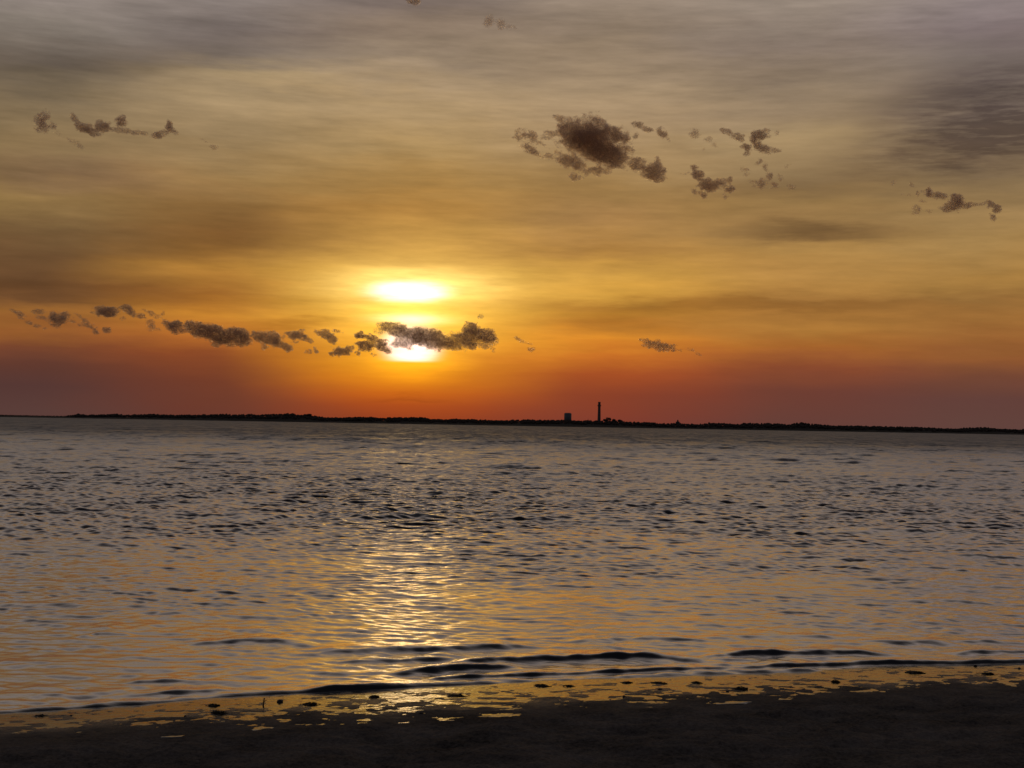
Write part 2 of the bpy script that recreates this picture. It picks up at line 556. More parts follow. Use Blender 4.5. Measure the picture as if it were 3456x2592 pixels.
# small waves running up the beach: (crest line in the photo, height, front width, back width)
RIDGES = [
    ([(-200, 2412), (0, 2399), (469, 2370), (742, 2346), (1055, 2329), (1406, 2310), (1884, 2290), (2275, 2276), (2704, 2263), (2900, 2258)], 0.019, 0.045, 0.25),
    ([(1330, 2300), (1500, 2286), (1728, 2272), (1900, 2266), (2118, 2259), (2587, 2247), (2978, 2232), (3200, 2232), (3456, 2229), (3700, 2226)], 0.032, 0.06, 0.25),
    ([(1290, 2268), (1406, 2260), (1560, 2250), (1728, 2242), (1800, 2248)], 0.045, 0.10, 0.25),
    ([(1420, 2246), (1560, 2232), (1728, 2220), (1950, 2214), (2118, 2212), (2314, 2219), (2420, 2224)], 0.055, 0.10, 0.30),
    ([(2280, 2218), (2353, 2211), (2509, 2202), (2660, 2201), (2822, 2197), (2960, 2202), (3080, 2207)], 0.050, 0.10, 0.30),
    ([(3180, 2204), (3300, 2198), (3456, 2196), (3700, 2192)], 0.032, 0.08, 0.25),
    ([(560, 2170), (680, 2162), (840, 2152), (960, 2158), (1080, 2170)], 0.024, 0.12, 0.4),
    ([(980, 2200), (1120, 2192), (1328, 2190), (1500, 2186), (1728, 2178), (1850, 2172)], 0.045, 0.14, 0.4),
    ([(1100, 2224), (1300, 2222), (1500, 2216), (1600, 2210)], 0.030, 0.10, 0.3),
    ([(440, 2340), (560, 2332), (703, 2329), (780, 2326)], 0.028, 0.07, 0.25),
    ([(1000, 2330), (1130, 2322), (1300, 2317), (1420, 2312)], 0.026, 0.06, 0.2),
    ([(250, 2140), (340, 2128), (460, 2136)], 0.020, 0.12, 0.4),
    ([(380, 2300), (480, 2294), (600, 2292), (700, 2296)], 0.022, 0.08, 0.3),
    ([(2430, 2150), (2560, 2140), (2740, 2142), (2900, 2150)], 0.018, 0.12, 0.4),
    ([(1900, 2160), (2100, 2150), (2330, 2154), (2500, 2166)], 0.017, 0.12, 0.4),
    ([(2900, 2170), (3100, 2160), (3300, 2156), (3500, 2158)], 0.018, 0.12, 0.4),
    ([(-100, 2230), (80, 2224), (300, 2228)], 0.015, 0.12, 0.4),
]
nr = rows < 24
rx_, ry_, zz = X[nr], Y[nr], Z[nr]
wob = 0.05 * fbm(rx_ * 1.8, ry_ * 0.7, rx_ * 0 + 5, 3)
lump = np.clip(1.0 + 0.9 * fbm(rx_ * 2.2, ry_ * 0.8, rx_ * 0 + 13, 3) + 0.3 * fbm(rx_ * 9.0, ry_ * 5.0, rx_ * 0 + 23, 3), 0.3, 2)
cover = np.zeros_like(rx_)
for line, h, fr, bk in RIDGES:
    P = np.array([ground(a, b, 0.02) for a, b in line])
    yc = np.interp(rx_, P[:, 0], P[:, 1]) + wob
    L = P[-1, 0] - P[0, 0]
    e = np.clip(np.minimum(rx_ - P[0, 0], P[-1, 0] - rx_) / (0.28 * min(L, 2.2)), 0, 1)
    e = e * e * (3 - 2 * e)
    d = ry_ - yc
    prof = np.where(d < 0, np.exp(-(d / (fr * 0.62)) ** 2), np.exp(-(d / (bk * 0.8)) ** 2))
    zz = zz + 0.80 * h * e * prof * lump
taper = np.clip((ry_ - shore(rx_) + 0.10) / 0.13, 0, 1)
Z[nr] = zz * taper
Z[nr] -= 0.01 * (1 - taper)
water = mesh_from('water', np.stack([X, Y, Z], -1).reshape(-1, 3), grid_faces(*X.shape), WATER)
tag(water, kind='structure')
del X, Y, Z, S, wX, wY, z, i, j, fa

# ------------------------------------------------------------------ beach
xs = np.concatenate([np.linspace(-70, -8.2, 50), np.linspace(-8, 9, 950), np.linspace(9.2, 70, 50)])
ys = np.concatenate([np.linspace(-40, 4.4, 50), np.linspace(4.5, 14.5, 560), np.linspace(14.8, 40, 40)])
X, Y = np.meshgrid(xs, ys)
WET_PX = [(0, 2490), (500, 2463), (859, 2447), (1211, 2422), (1728, 2400), (2314, 2365), (2822, 2338), (3456, 2312)]
_wp = np.array([ground(a, b, 0.05) for a, b in WET_PX])


def wetw(x):
    """width of the wet strip in front of the water, metres"""
    return np.clip(shore(x) - np.interp(x, _wp[:, 0], _wp[:, 1]), 0.4, 1.5)


def beach_base(x, y):
    s = y - shore(x)
    up = np.maximum(-s, 0)
    zb = 0.041 * np.minimum(up, 2.0) + 0.040 * np.maximum(up - 2.0, 0)
    zb = np.minimum(zb, 0.75)
    return np.where(s > 0, np.maximum(-0.07 * s, -0.6), zb)


def beach_z(x, y):
    s = y - shore(x)
    base = beach_base(x, y)
    up = np.maximum(-s, 0)
    wet = wetw(x)
    o = np.zeros_like(x)
    dry = np.clip((up - wet * 0.95) / 0.8, 0, 1)
    dry = dry * dry * (3 - 2 * dry)
    hum = 0.075 * fbm(x * 2.0, y * 2.6, o + 3, 4, 0.5) + 0.050 * fbm(x * 6.5, y * 8.0, o + 21, 5, 0.62)
    dents = vnoise(x * 3.1, y * 3.1, o + 40)
    hum = hum - 0.030 * np.clip(dents - 0.62, 0, 1) / 0.38
    fine = 0.021 * fbm(x * 8.0, y * 9.5, o + 11, 5, 0.72)
    return base + hum * dry + fine * np.clip(up / 0.15, 0, 1)


Zs = beach_z(X, Y)
sand = mesh_from('sand', np.stack([X, Y, Zs], -1).reshape(-1, 3), grid_faces(*X.shape), SAND)
wa = sand.data.attributes.new('wetness', 'FLOAT', 'POINT')
_up = np.maximum(shore(X) - Y, 0) / wetw(X)
wa.data.foreach_set('value', np.clip(1.35 - _up + 0.9 * fbm(X * 4, Y * 4, X * 0 + 77, 4), 0, 1).astype(np.float32).ravel())
tag(sand, kind='structure')
# thin film of water left on the wet strip by the last wave
fx = np.linspace(-9, 10, 800)
fs = np.linspace(0.10, -1.9, 200)
FX, FS = np.meshgrid(fx, fs)
FY = shore(FX) + FS
wt = wetw(FX)
rel = np.clip(-FS / wt + 0.45 * fbm(FX * 1.6, FY * 3.0, FX * 0 + 3, 4) * np.clip(-FS / 0.3, 0, 1), 0, 2)
FZ = beach_base(FX, FY) + 0.0029 - 0.0072 * np.clip(rel, 0, 1.1) ** 2.0 - 0.6 * np.clip(rel - 1.1, 0, 1)
FZ = np.where(FS > 0, 0.0045 - 0.08 * FS, FZ)
film = mesh_from('shallow_water', np.stack([FX, FY, FZ], -1).reshape(-1, 3), grid_faces(*FX.shape), FILM)
tag(film, kind='structure')

# ------------------------------------------------------------------ things lying on the wet sand
def clump_mesh(name, w_, h_, seed, mat, strands):
    r = random.Random(seed)
    bm = bmesh.new()
    for q in range(4 if strands else 1):
        m0 = Matrix.Translation((r.uniform(-.3, .3) * w_ if strands else 0, r.uniform(-.15, .15) * w_ if strands else 0, h_ * 0.3)) @ Matrix.Diagonal((w_ * r.uniform(.25, .42) if strands else w_ * .5, w_ * r.uniform(.18, .3) if strands else w_ * .4, h_ * r.uniform(.4, .8) if strands else h_ * .6, 1))
        bmesh.ops.create_icosphere(bm, subdivisions=3, radius=1, matrix=m0)
    for v in bm.verts:
        p = np.array(v.co) / max(w_, 0.02) * 6 + seed
        k = float(fbm(np.array([p[0]]), np.array([p[1]]), np.array([p[2]]), 3)[0])
        v.co = v.co * (1 + (0.9 if strands else 0.35) * k)
    for q in range(16 if strands else 0):                 # ribbon-like fronds lying round the heap
        a = r.uniform(0, 6.28); l = w_ * r.uniform(.5, .95)
        pts = []
        x0, y0 = r.uniform(-.2, .2) * w_, r.uniform(-.1, .1) * w_
        for t in range(6):
            f_ = t / 5
            a += r.uniform(-.45, .45)
            x0 += math.cos(a) * l / 6; y0 += math.sin(a) * l / 6 * .6
            pts.append((x0, y0, h_ * (0.75 * (1 - f_) ** 1.3 + r.uniform(0, .25)) + 0.003))
        wd = r.uniform(.004, .009)
        vs = [(bm.verts.new((p[0] - wd * math.sin(a), p[1] + wd * math.cos(a), p[2])), bm.verts.new((p[0] + wd * math.sin(a), p[1] - wd * math.cos(a), p[2] + .003))) for p in pts]
        for t in range(5):
            bm.faces.new((vs[t][0], vs[t][1], vs[t + 1][1], vs[t + 1][0]))
    return obj(name, bm, mat, None, True)


def place(px, py, name, w_px, h_px, label, cat, group, strands, seed, mat):
    x, y = ground(px, py, 0.03)
    x, y = ground(px, py, float(beach_base(np.array(x), np.array(y))))
    z0 = float(beach_base(np.array([x]), np.array([y]))[0])
    s_ = math.hypot(y, H) / F
    o = clump_mesh(name, w_px * s_, h_px * s_ * (0.65 if strands else 0.9), seed, mat, strands)
    o.location = (x, y, z0 - 0.002)
    o.rotation_euler = (0, 0, random.Random(seed).uniform(-.4, .4))
    return tag(o, label, cat, group)


WEEDS = [
    (720, 2382, 34, 11, 'flat dark seaweed heap on the gleaming wet sand at left, just below the water edge'),
    (741, 2408, 40, 14, 'widest dark seaweed heap in the left half of the wet strip'),
    (1047, 2378, 38, 11, 'dark seaweed heap at the left rim of the golden reflection on wet sand'),
    (1262, 2353, 28, 10, 'small seaweed heap right at the water edge inside the golden reflection'),
    (1540, 2348, 50, 7, 'long thin line of seaweed at the right rim of the golden reflection'),
    (1830, 2315, 46, 10, 'long dark seaweed heap at the water edge below the black shore waves'),
    (1920, 2316, 28, 8, 'small seaweed heap just right of the long heap below the black shore waves'),
    (2115, 2304, 22, 7, 'little seaweed tuft on the water edge right of the picture middle'),
    (2226, 2306, 44, 7, 'thin flat seaweed streak on bright wet sand right of the picture middle'),
    (2350, 2305, 24, 9, 'compact seaweed tuft above the thin flat streak of weed'),
    (2503, 2327, 36, 13, 'tall dark seaweed heap low on the wet strip at right'),
    (2822, 2302, 22, 9, 'dark seaweed tuft near the dry sand at right'),
    (3086, 2270, 46, 10, 'wide seaweed heap near the right end of the wet strip'),
    (3334, 2275, 40, 7, 'flat seaweed streak nearest the right edge of the picture'),
    (135, 2416, 30, 7, 'flat seaweed streak nearest the left edge of the picture'),
]
for n_, (px, py, a, b, lab) in enumerate(WEEDS):
    place(px, py, 'seaweed_clump', a, b, lab, 'seaweed', 'seaweed clumps on the wet sand', True, 20 + n_, WEED)
PEBBLES = [
    (143, 2414, 12, 9, 'round dark stone beside the flat seaweed streak at far left'),
    (240, 2415, 9, 7, 'lone dark pebble on pinkish wet sand at far left'),
    (945, 2369, 20, 13, 'squarish dark stone left of the golden reflection at the water edge'),
    (1422, 2411, 15, 9, 'dark pebble at the lower rim of the golden reflection'),
    (625, 2420, 9, 8, 'dark pebble below the widest seaweed heap at left'),
    (2228, 2328, 16, 8, 'smooth dark pebble below the thin flat seaweed streak'),
    (2106, 2353, 10, 8, 'small dark pebble at the edge of the dry sand right of the middle'),
    (3292, 2248, 12, 9, 'upright dark pebble at the water edge near the right side of the picture'),
    (2455, 2335, 11, 6, 'small pebble left of the tall seaweed heap at right'),
    (3440, 2257, 10, 8, 'dark pebble at the very right end of the wet strip'),
]
for n_, (px, py, a, b, lab) in enumerate(PEBBLES):
    place(px, py, 'pebble', a, b, lab, 'pebble', 'pebbles on the wet sand', False, 60 + n_, STONE)
# a little stick standing in the wet sand
gx, gy = ground(890, 2376, 0.03)
gz = float(beach_base(np.array([gx]), np.array([gy]))[0])
bm = bmesh.new()
bmesh.ops.create_cone(bm, cap_ends=True, segments=7, radius1=0.006, radius2=0.0035, depth=0.055, matrix=Matrix.Translation((0, 0, 0.024)) @ Matrix.Rotation(0.12, 4, 'Y'))
bmesh.ops.create_cone(bm, cap_ends=True, segments=6, radius1=0.003, radius2=0.0015, depth=0.024, matrix=Matrix.Translation((0.009, 0, 0.03)) @ Matrix.Rotation(0.9, 4, 'Y'))
st = obj('stick', bm, BARK)
st.location = (gx, gy, gz)
tag(st, 'tiny dark stick standing upright in the wet sand left of the golden reflection', 'stick')

# ------------------------------------------------------------------ far shore
TOP = [(-400, 1396), (-200, 1398), (0, 1399), (69, 1400.5), (139, 1402), (222, 1403), (255, 1399), (264, 1396), (287, 1400), (324, 1398), (393, 1396), (426, 1399), (518, 1396), (579, 1399), (648, 1398),
       (759, 1396), (796, 1398), (833, 1396), (870, 1398), (926, 1395), (991, 1394), (1009, 1399), (1024, 1398), (1044, 1397), (1068, 1403), (1103, 1408), (1155, 1408), (1210, 1406),
       (1252, 1406), (1277, 1409), (1349, 1407), (1376, 1406), (1436, 1408), (1456, 1414), (1531, 1412), (1598, 1414), (1697, 1418), (1728, 1416), (1780, 1413.5), (1804, 1416),
       (1839, 1417), (1903, 1416), (1935, 1417), (1967, 1420), (1991, 1416), (2014, 1418), (2034, 1418), (2097, 1418), (2112, 1422), (2175, 1424),
       (2207, 1425), (2223, 1427), (2279, 1428), (2303, 1429), (2366, 1430), (2382, 1427), (2398, 1425), (2432, 1427), (2501, 1431), (2511, 1427), (2594, 1427), (2663, 1430),
       (2705, 1425), (2751, 1430), (2821, 1436), (2895, 1435), (2988, 1438), (3080, 1439), (3219, 1446), (3288, 1442), (3330, 1440), (3381, 1447), (3456, 1448), (3700, 1450), (3900, 1452)]
YF = 4600.0
tp = np.array([at_dist(a, b, YF) for a, b in TOP])
lx = np.linspace(-2600, 2600, 700)
top = np.interp(lx, tp[:, 0], tp[:, 2])
treeh = np.where(top < 9.5, 0.35, 0.55) * np.minimum(top, 16)
ridge = np.maximum(top - treeh, 1.0)
prof = [(4480, 0.0, -1.5), (4500, 0.0, 1.2), (4525, 0.35, 1.0), (4560, 0.75, 0.5), (4600, 1.0, 0.0), (4680, 0.9, 0.0), (4800, 0.5, 0.0), (5400, 0.1, -2.0)]
LX = np.repeat(lx[None, :], len(prof), 0)
o_ = np.zeros_like(lx)
LZ = np.stack([ridge * f_ + a + (2.0 * fbm(lx * 0.012, o_ + n_, o_, 3) if 0 < n_ < 7 else 0) * np.minimum(1, ridge / 12) for n_, (_, f_, a) in enumerate(prof)])
LY = np.stack([o_ + p[0] + (30 * fbm(lx * 0.004, o_ + 2, o_, 3) if n_ < 3 else 0) for n_, p in enumerate(prof)])
land = mesh_from('far_shore', np.stack([LX, LY, LZ], -1).reshape(-1, 3), grid_faces(*LX.shape), EARTH)
tag(land, kind='structure')

# the wood along it: crowns of leaf-clump faces, one mass of stuff
ico = bmesh.new(); bmesh.ops.create_icosphere(ico, subdivisions=2, radius=1)
ICV = np.array([v.co[:] for v in ico.verts]); ICF = np.array([[v.index for v in f.verts] for f in ico.faces]); ico.free()


def crowns(cx, cy, cz, rad, hgt):
    n = len(cx)
    v = np.repeat(ICV[None], n, 0)
    q = rng.uniform(0, 100, (n, 1))
    d = 1 + 0.9 * fbm(v[..., 0] * 1.7 + q, v[..., 1] * 1.7, v[..., 2] * 1.7, 3) + rng.normal(0, 0.08, v.shape[:2])
    v = v * d[..., None] * np.stack([rad, rad, hgt], -1)[:, None, :]
    v = v + np.stack([cx, cy, cz], -1)[:, None, :]
    f = ICF[None] + (np.arange(n) * len(ICV))[:, None, None]
    return v.reshape(-1, 3), f.reshape(-1, 3)


NT = 9000
cx = rng.uniform(-2500, 2500, NT)
cy = rng.uniform(4535, 4640, NT)
tt = np.interp(cx, tp[:, 0], tp[:, 2])
fy = np.interp(cy, [4500, 4525, 4560, 4600, 4680], [0.1, 0.35, 0.75, 1, .9])
tr = np.interp(cx, lx, treeh)
gz_ = np.interp(cx, lx, ridge) * fy
hh = np.clip(tr * rng.uniform(0.20, 0.38, NT), 0.8, 3.8)
cv, cf = crowns(cx, cy, gz_ + tr * rng.uniform(0.15, 0.75, NT), hh * rng.uniform(0.8, 1.5, NT), hh)
woods = mesh_from('woods', cv, cf, LEAF, None, False, 3)
tag(woods, 'low dark wood running along the far shore under the orange sky', 'woods', None, 'stuff')


def tree(px, py_top, w_m, h_m, label):
    x, y, zt = at_dist(px, py_top, 4590.0)
    g = zt - h_m
    e = empty('tree', (x, y, g), label, 'tree', 'trees standing above the far wood')
    bm = bmesh.new()
    bmesh.ops.create_cone(bm, cap_ends=True, segments=8, radius1=0.5, radius2=0.22, depth=h_m * 0.6, matrix=Matrix.Translation((0, 0, h_m * 0.3)))
    for k in range(5):
        a = k * 1.3
        mt = Matrix.Translation((0, 0, h_m * (0.35 + 0.05 * k))) @ Matrix.Rotation(a, 4, 'Z') @ Matrix.Rotation(0.9, 4, 'Y') @ Matrix.Translation((0, 0, w_m * 0.18))
        bmesh.ops.create_cone(bm, cap_ends=True, segments=6, radius1=0.16, radius2=0.05, depth=w_m * 0.36, matrix=mt)
    obj('trunk', bm, BARK, e)
    n = 420
    d = rng.normal(0, 1, (n, 3)); d /= np.linalg.norm(d, axis=1)[:, None]
    rr = rng.uniform(0.45, 0.93, n) ** 0.6
    lobes = 1 + 0.7 * fbm(d[:, 0] * 1.6 + px, d[:, 1] * 1.6, d[:, 2] * 1.6, 3)
    p = d * (rr * lobes)[:, None] * np.array([w_m / 2, w_m / 2, h_m * 0.36]) + np.array([0, 0, h_m * 0.62])
    cv, cf = crowns(p[:, 0], p[:, 1], p[:, 2], rng.uniform(0.4, 0.95, n), rng.uniform(0.3, 0.7, n))
    mesh_from('crown', cv, cf, LEAF, e, False, 3)


tree(2054, 1408.5, 19, 15, 'broad round tree crown just right of the tall stone tower')
tree(2072, 1413.5, 12, 11, 'lower bushy tree on the right shoulder of the broad round tree')
tree(2041, 1413.5, 11, 11, 'small tree between the tall stone tower and the broad round tree')
tree(2090, 1415.5, 12, 10, 'rightmost tree of the small grove right of the stone tower')
tree(264, 1395.0, 11, 11, 'lone bushy tree where the low left spit rises into woods')
tree(2705, 1424.5, 13, 11, 'rounded tree topping the right-hand stretch of woods')
tree(1044, 1396.0, 16, 11, 'last tall tree before the wood drops left of the sun')
tree(2511, 1426.5, 9, 9, 'small pointed tree standing up right of the tiny tower')


def boxm(bm, cx, cy, cz, sx, sy, sz, top_=1.0):
    r = bmesh.ops.create_cube(bm, size=1)
    for v in r['verts']:
        k = top_ if v.co.z > 0 else 1.0
        v.co = Vector((cx + v.co.x * sx * k, cy + v.co.y * sy * k, cz + v.co.z * sz))


# tall stone tower
PXM = YF / F
bx, by, bt = at_dist(2022.8, 1355.6, YF)
gz = 14.0
HT = bt - gz
e = empty('stone_tower', (bx, by, gz), 'tall slim dark stone tower with a narrower top rising over the far shore', 'tower')
e.rotation_euler = (0, 0, math.radians(12))
g0 = HT - 16.5                                   # underside of the gallery
bm = bmesh.new()
boxm(bm, 0, 0, 1.2, 10.6, 10.6, 2.4)
boxm(bm, 0, 0, 2.4 + (g0 - 2.4) / 2, 8.6, 8.6, g0 - 2.4, 0.80)
obj('shaft', bm, GRANITE, e)
bm = bmesh.new()
for k in range(4):
    boxm(bm, 0, 0, g0 + 0.35 + 0.7 * k, 7.0 + 0.7 * k, 7.0 + 0.7 * k, 0.7)
boxm(bm, 0, 0, g0 + 3.9, 9.5, 9.5, 2.2)
for s_ in range(4):
    for k in range(-2, 3):
        x_, y_ = (k * 2.05, 4.35) if s_ % 2 == 0 else (4.35, k * 2.05)
        sg = 1 if s_ < 2 else -1
        boxm(bm, x_ * 1.0, y_ * sg if s_ % 2 == 0 else y_, g0 + 5.5, 1.1 if s_ % 2 == 0 else 0.8, 0.8 if s_ % 2 == 0 else 1.1, 1.0) if s_ % 2 == 0 else boxm(bm, x_ * sg, y_, g0 + 5.5, 0.8, 1.1, 1.0)
obj('gallery', bm, GRANITE, e)
bm = bmesh.new()
boxm(bm, 0, 0, g0 + 5.0 + 4.3, 6.6, 6.6, 8.6, 0.97)
boxm(bm, 0, 0, g0 + 13.9, 7.3, 7.3, 0.8)
for k in range(-1, 2):
    for sg in (-1, 1):
        boxm(bm, k * 2.6, sg * 3.1, g0 + 15.0, 1.4, 0.9, 1.5)
        if k == 0: boxm(bm, sg * 3.1, 0, g0 + 15.0, 0.9, 1.4, 1.5)
boxm(bm, 0, 0, g0 + 14.6, 4.6, 4.6, 0.7)
obj('belfry', bm, GRANITE, e)
for sg in (-1.25, 1.25):
    bm = bmesh.new()
    boxm(bm, sg, -3.33, g0 + 9.6, 1.2, 0.16, 5.2)
    obj('window', bm, SLOT, e)
for k in range(5):
    bm = bmesh.new()
    zc = 10 + k * (g0 - 14) / 5
    boxm(bm, 0, -(4.3 - 0.86 * (zc - 2.4) / (g0 - 2.4)) - 0.02, zc, 0.8, 0.16, 2.6)
    obj('window', bm, SLOT, e)

# water tank
tx, ty, tz = at_dist(1916.6, 1393.0, YF + 20)
gz = 12.0
HT = tz - gz
e = empty('water_tank', (tx, ty, gz), 'squat round grey water tank with a domed roof above the far woods', 'water tank')
R_ = 12.1
bm = bmesh.new()
bmesh.ops.create_cone(bm, cap_ends=True, segments=48, radius1=R_ * 0.985, radius2=R_, depth=HT - 3.4, matrix=Matrix.Translation((0, 0, (HT - 3.4) / 2)))
obj('tank_wall', bm, TANKP, e, True)
bm = bmesh.new()
prev_ = None
for f_, h_ in ((1.0, 0.0), (0.97, 0.8), (0.90, 1.4), (0.70, 2.1), (0.4, 2.7), (0.15, 2.95), (0.0, 3.0)):
    if f_ == 0:
        c_ = bm.verts.new((0, 0, HT - 3.4 + h_))
        for a in range(48): bm.faces.new((prev_[a], prev_[(a + 1) % 48], c_))
        break
    ring = [bm.verts.new((R_ * f_ * math.cos(6.28318 * a / 48), R_ * f_ * math.sin(6.28318 * a / 48), HT - 3.4 + h_)) for a in range(48)]
    if prev_:
        for a in range(48): bm.faces.new((prev_[a], prev_[(a + 1) % 48], ring[(a + 1) % 48], ring[a]))
    prev_ = ring
obj('roof', bm, TANKP, e, True)
bm = bmesh.new()
for a in range(24):
    t_ = 6.28318 * a / 24
    boxm(bm, 9.2 * math.cos(t_), 9.2 * math.sin(t_), HT - 0.9, 0.14, 0.14, 1.5)
for hz in (0.35, 0.95):
    for a in range(24):
        t0, t1 = 6.28318 * a / 24, 6.28318 * (a + 1) / 24
        p0, p1 = Vector((9.2 * math.cos(t0), 9.2 * math.sin(t0), HT - 1.1 + hz)), Vector((9.2 * math.cos(t1), 9.2 * math.sin(t1), HT - 1.1 + hz))
        mt = Matrix.Translation((p0 + p1) / 2) @ (p1 - p0).to_track_quat('Z', 'Y').to_matrix().to_4x4()
        bmesh.ops.create_cone(bm, segments=5, radius1=0.06, radius2=0.06, depth=(p1 - p0).length, matrix=mt)
obj('railing', bm, TANKP, e)
bm = bmesh.new()
for sg in (-0.3, 0.3): boxm(bm, sg, -R_ - 0.35, (HT - 2) / 2, 0.12, 0.12, HT - 2)
for k in range(26): boxm(bm, 0, -R_ - 0.35, 0.6 + k * (HT - 3) / 26, 0.5, 0.08, 0.08)
obj('ladder', bm, TANKP, e)
bm = bmesh.new()
bmesh.ops.create_cone(bm, cap_ends=True, segments=16, radius1=1.0, radius2=0.8, depth=0.8, matrix=Matrix.Translation((2.2, 0, HT - 0.35)))
obj('vent', bm, TANKP, e)

# tiny steeple further right
tx, ty, tz = at_dist(2287.6, 1416.4, YF - 10)
gz = 4.0
HT = tz - gz
e = empty('steeple', (tx, ty, gz), 'tiny dark steeple with a pointed cap poking above the treeline right of the stone tower', 'steeple')
bm = bmesh.new()
boxm(bm, 0, 0, (HT - 9) / 2, 12, 9, HT - 9)
obj('hall', bm, SHINGLE, e)
bm = bmesh.new()
for sg in (-1, 1):
    vs = [bm.verts.new(p) for p in ((sg * 6.3, -4.8, HT - 9), (sg * 6.3, 4.8, HT - 9), (sg * 6.3, 0, HT - 6.5))]
    bm.faces.new(vs)
    if sg == -1: a_ = vs
bm.faces.new((a_[0], a_[2], vs[2], vs[0])); bm.faces.new((a_[1], a_[2], vs[2], vs[1]))
obj('roof', bm, SHINGLE, e)
bm = bmesh.new()
boxm(bm, 0, 0, HT - 6.0, 5.0, 5.0, 7.0, 0.92)
obj('belfry', bm, SHINGLE, e)
bm = bmesh.new()
bmesh.ops.create_cone(bm, cap_ends=True, segments=8, radius1=2.7, radius2=0.25, depth=2.6, matrix=Matrix.Translation((0, 0, HT - 1.3)))
obj('cap', bm, SHINGLE, e)

# thin mast between tank and tower
tx, ty, tz = at_dist(1985, 1412.0, YF - 5)
bm = bmesh.new()
bmesh.ops.create_cone(bm, cap_ends=True, segments=8, radius1=0.6, radius2=0.25, depth=tz - 5, matrix=Matrix.Translation((0, 0, (tz - 5) / 2)))
boxm(bm, 0, 0, (tz - 5) * 0.86, 2.6, 0.25, 0.25)
mo = obj('mast', bm, BARK)
mo.location = (tx, ty, 5)
tag(mo, 'thin short mast barely showing above the trees between water tank and stone tower', 'mast')

# ------------------------------------------------------------------ the loose dark clouds: each a swarm of droplet flakes
def cloud(label, lobes, org=(0, 0), sc=1.0, od=3.0, rag=1.0, alt=900.0, freq=1 / 34, group='loose dark clouds', split=False):
    if split:
        return sum(cloud(label, [l], org, sc, od, rag, alt, freq, split) for l in lobes)
    L = [(org[0] + l[0] / sc, org[1] + l[1] / sc, l[2] / sc, l[3] / sc, l[4] if len(l) > 4 else 0.0, l[5] if len(l) > 5 else 1.0) for l in lobes]
    mx = sum(l[0] * l[2] * l[3] for l in L) / sum(l[2] * l[3] for l in L)
    my = sum(l[1] * l[2] * l[3] for l in L) / sum(l[2] * l[3] for l in L)
    d0 = ray(mx, my)
    D = alt / d0[2]
    m_px = D / F                                          # metres in one photo pixel out there
    right = np.cross(d0, (0, 0, 1)); right /= np.linalg.norm(right)
    upv = np.cross(right, d0)
    dirs = {}
    P_all = []
    q0 = rng.uniform(0, 500)
    wk = min(2.2, max(0.5, math.sqrt(max(l[2] * l[3] for l in L)) / 26))
    ext = [math.hypot(l[2] * math.cos(math.radians(l[4])), l[3] * math.sin(math.radians(l[4]))) for l in L]
    eyt = [math.hypot(l[2] * math.sin(math.radians(l[4])), l[3] * math.cos(math.radians(l[4]))) for l in L]
    x0, x1 = min(l[0] - 1.6 * e for l, e in zip(L, ext)), max(l[0] + 1.6 * e for l, e in zip(L, ext))
    y0, y1 = min(l[1] - 1.7 * e for l, e in zip(L, eyt)), max(l[1] + 1.7 * e for l, e in zip(L, eyt))
    zr = max(0.55 * min(l[2], l[3]) + 0.45 * l[3] for l in L) * 1.15

    def body(p):
        best = np.full(len(p), -9.0)
        for (x, y, rx, ry, tl, st_) in L:
            c_, s_ = math.cos(math.radians(tl)), math.sin(math.radians(tl))
            a = p[:, 0] - x; b = p[:, 1] - y
            u = (a * c_ + b * s_) / (rx * 1.12); v = (-a * s_ + b * c_) / (ry * 1.15)
            w_ = p[:, 2] / (0.5 * min(rx, ry) + 0.5 * ry)
            best = np.maximum(best, st_ * (1 - (u * u + v * v + w_ * w_)))
        return best
    mry = sum(l[3] * l[2] * l[3] for l in L) / sum(l[2] * l[3] for l in L)
    rho = od * 0.052 * (0.95 if alt / D < 0.12 else 0.95) * min(1.8, max(0.8, 30 / mry))
    n = int(rho * (x1 - x0) * (y1 - y0) * 2 * zr) + 200
    p = np.stack([rng.uniform(x0, x1, n), rng.uniform(y0, y1, n), rng.uniform(-zr, zr, n)], -1)
    p = p[body(p) > -1.1]
    q = p.copy()
    for ax, am in ((0, 26.0), (1, 16.0), (2, 16.0)):
        q[:, ax] += am * wk * fbm(p[:, 0] / 24 + q0 + ax * 50, p[:, 1] / 18, p[:, 2] / 24, 5, 0.62)
    f_ = 0.85 * body(q) + rag * 4.2 * fbm(p[:, 0] * freq * 1.5 + q0, p[:, 1] * freq * 1.9, p[:, 2] * freq * 1.5, 6, 0.66) + 0.10
    keep = rng.random(len(p)) < np.clip(f_ / 0.45, 0, 1)
    p = p[keep]
    # camera image is rolled: turn photo offsets into the world's right / up
    ox, oy = p[:, 0] - mx, -(p[:, 1] - my)
    cr, sr = math.cos(ROLL), math.sin(ROLL)
    rx_w, up_w = ox * cr - oy * sr, ox * sr + oy * cr
    if len(p) < 8: return 0
    W = (right[None] * rx_w[:, None] + upv[None] * up_w[:, None] + d0[None] * p[:, 2:3]) * m_px
    n = len(W)
    a = rng.normal(0, 1, (n, 3)); a /= np.linalg.norm(a, axis=1)[:, None]
    b = np.cross(a, rng.normal(0, 1, (n, 3))); b /= np.linalg.norm(b, axis=1)[:, None]
    c = np.cross(a, b)
    sz = (rng.uniform(0.5, 0.95, n) * m_px)[:, None]
    tri = np.stack([W + b * sz, W + (-0.5 * b + 0.87 * c) * sz, W + (-0.5 * b - 0.87 * c) * sz], 1)
    o = mesh_from('cloud', tri.reshape(-1, 3), np.arange(3 * n).reshape(-1, 3), CLOUD, None, False, 3)
    o.location = Vector(d0 * D) + Vector((0, 0, H))
    tag(o, label, 'cloud', group)
    return n


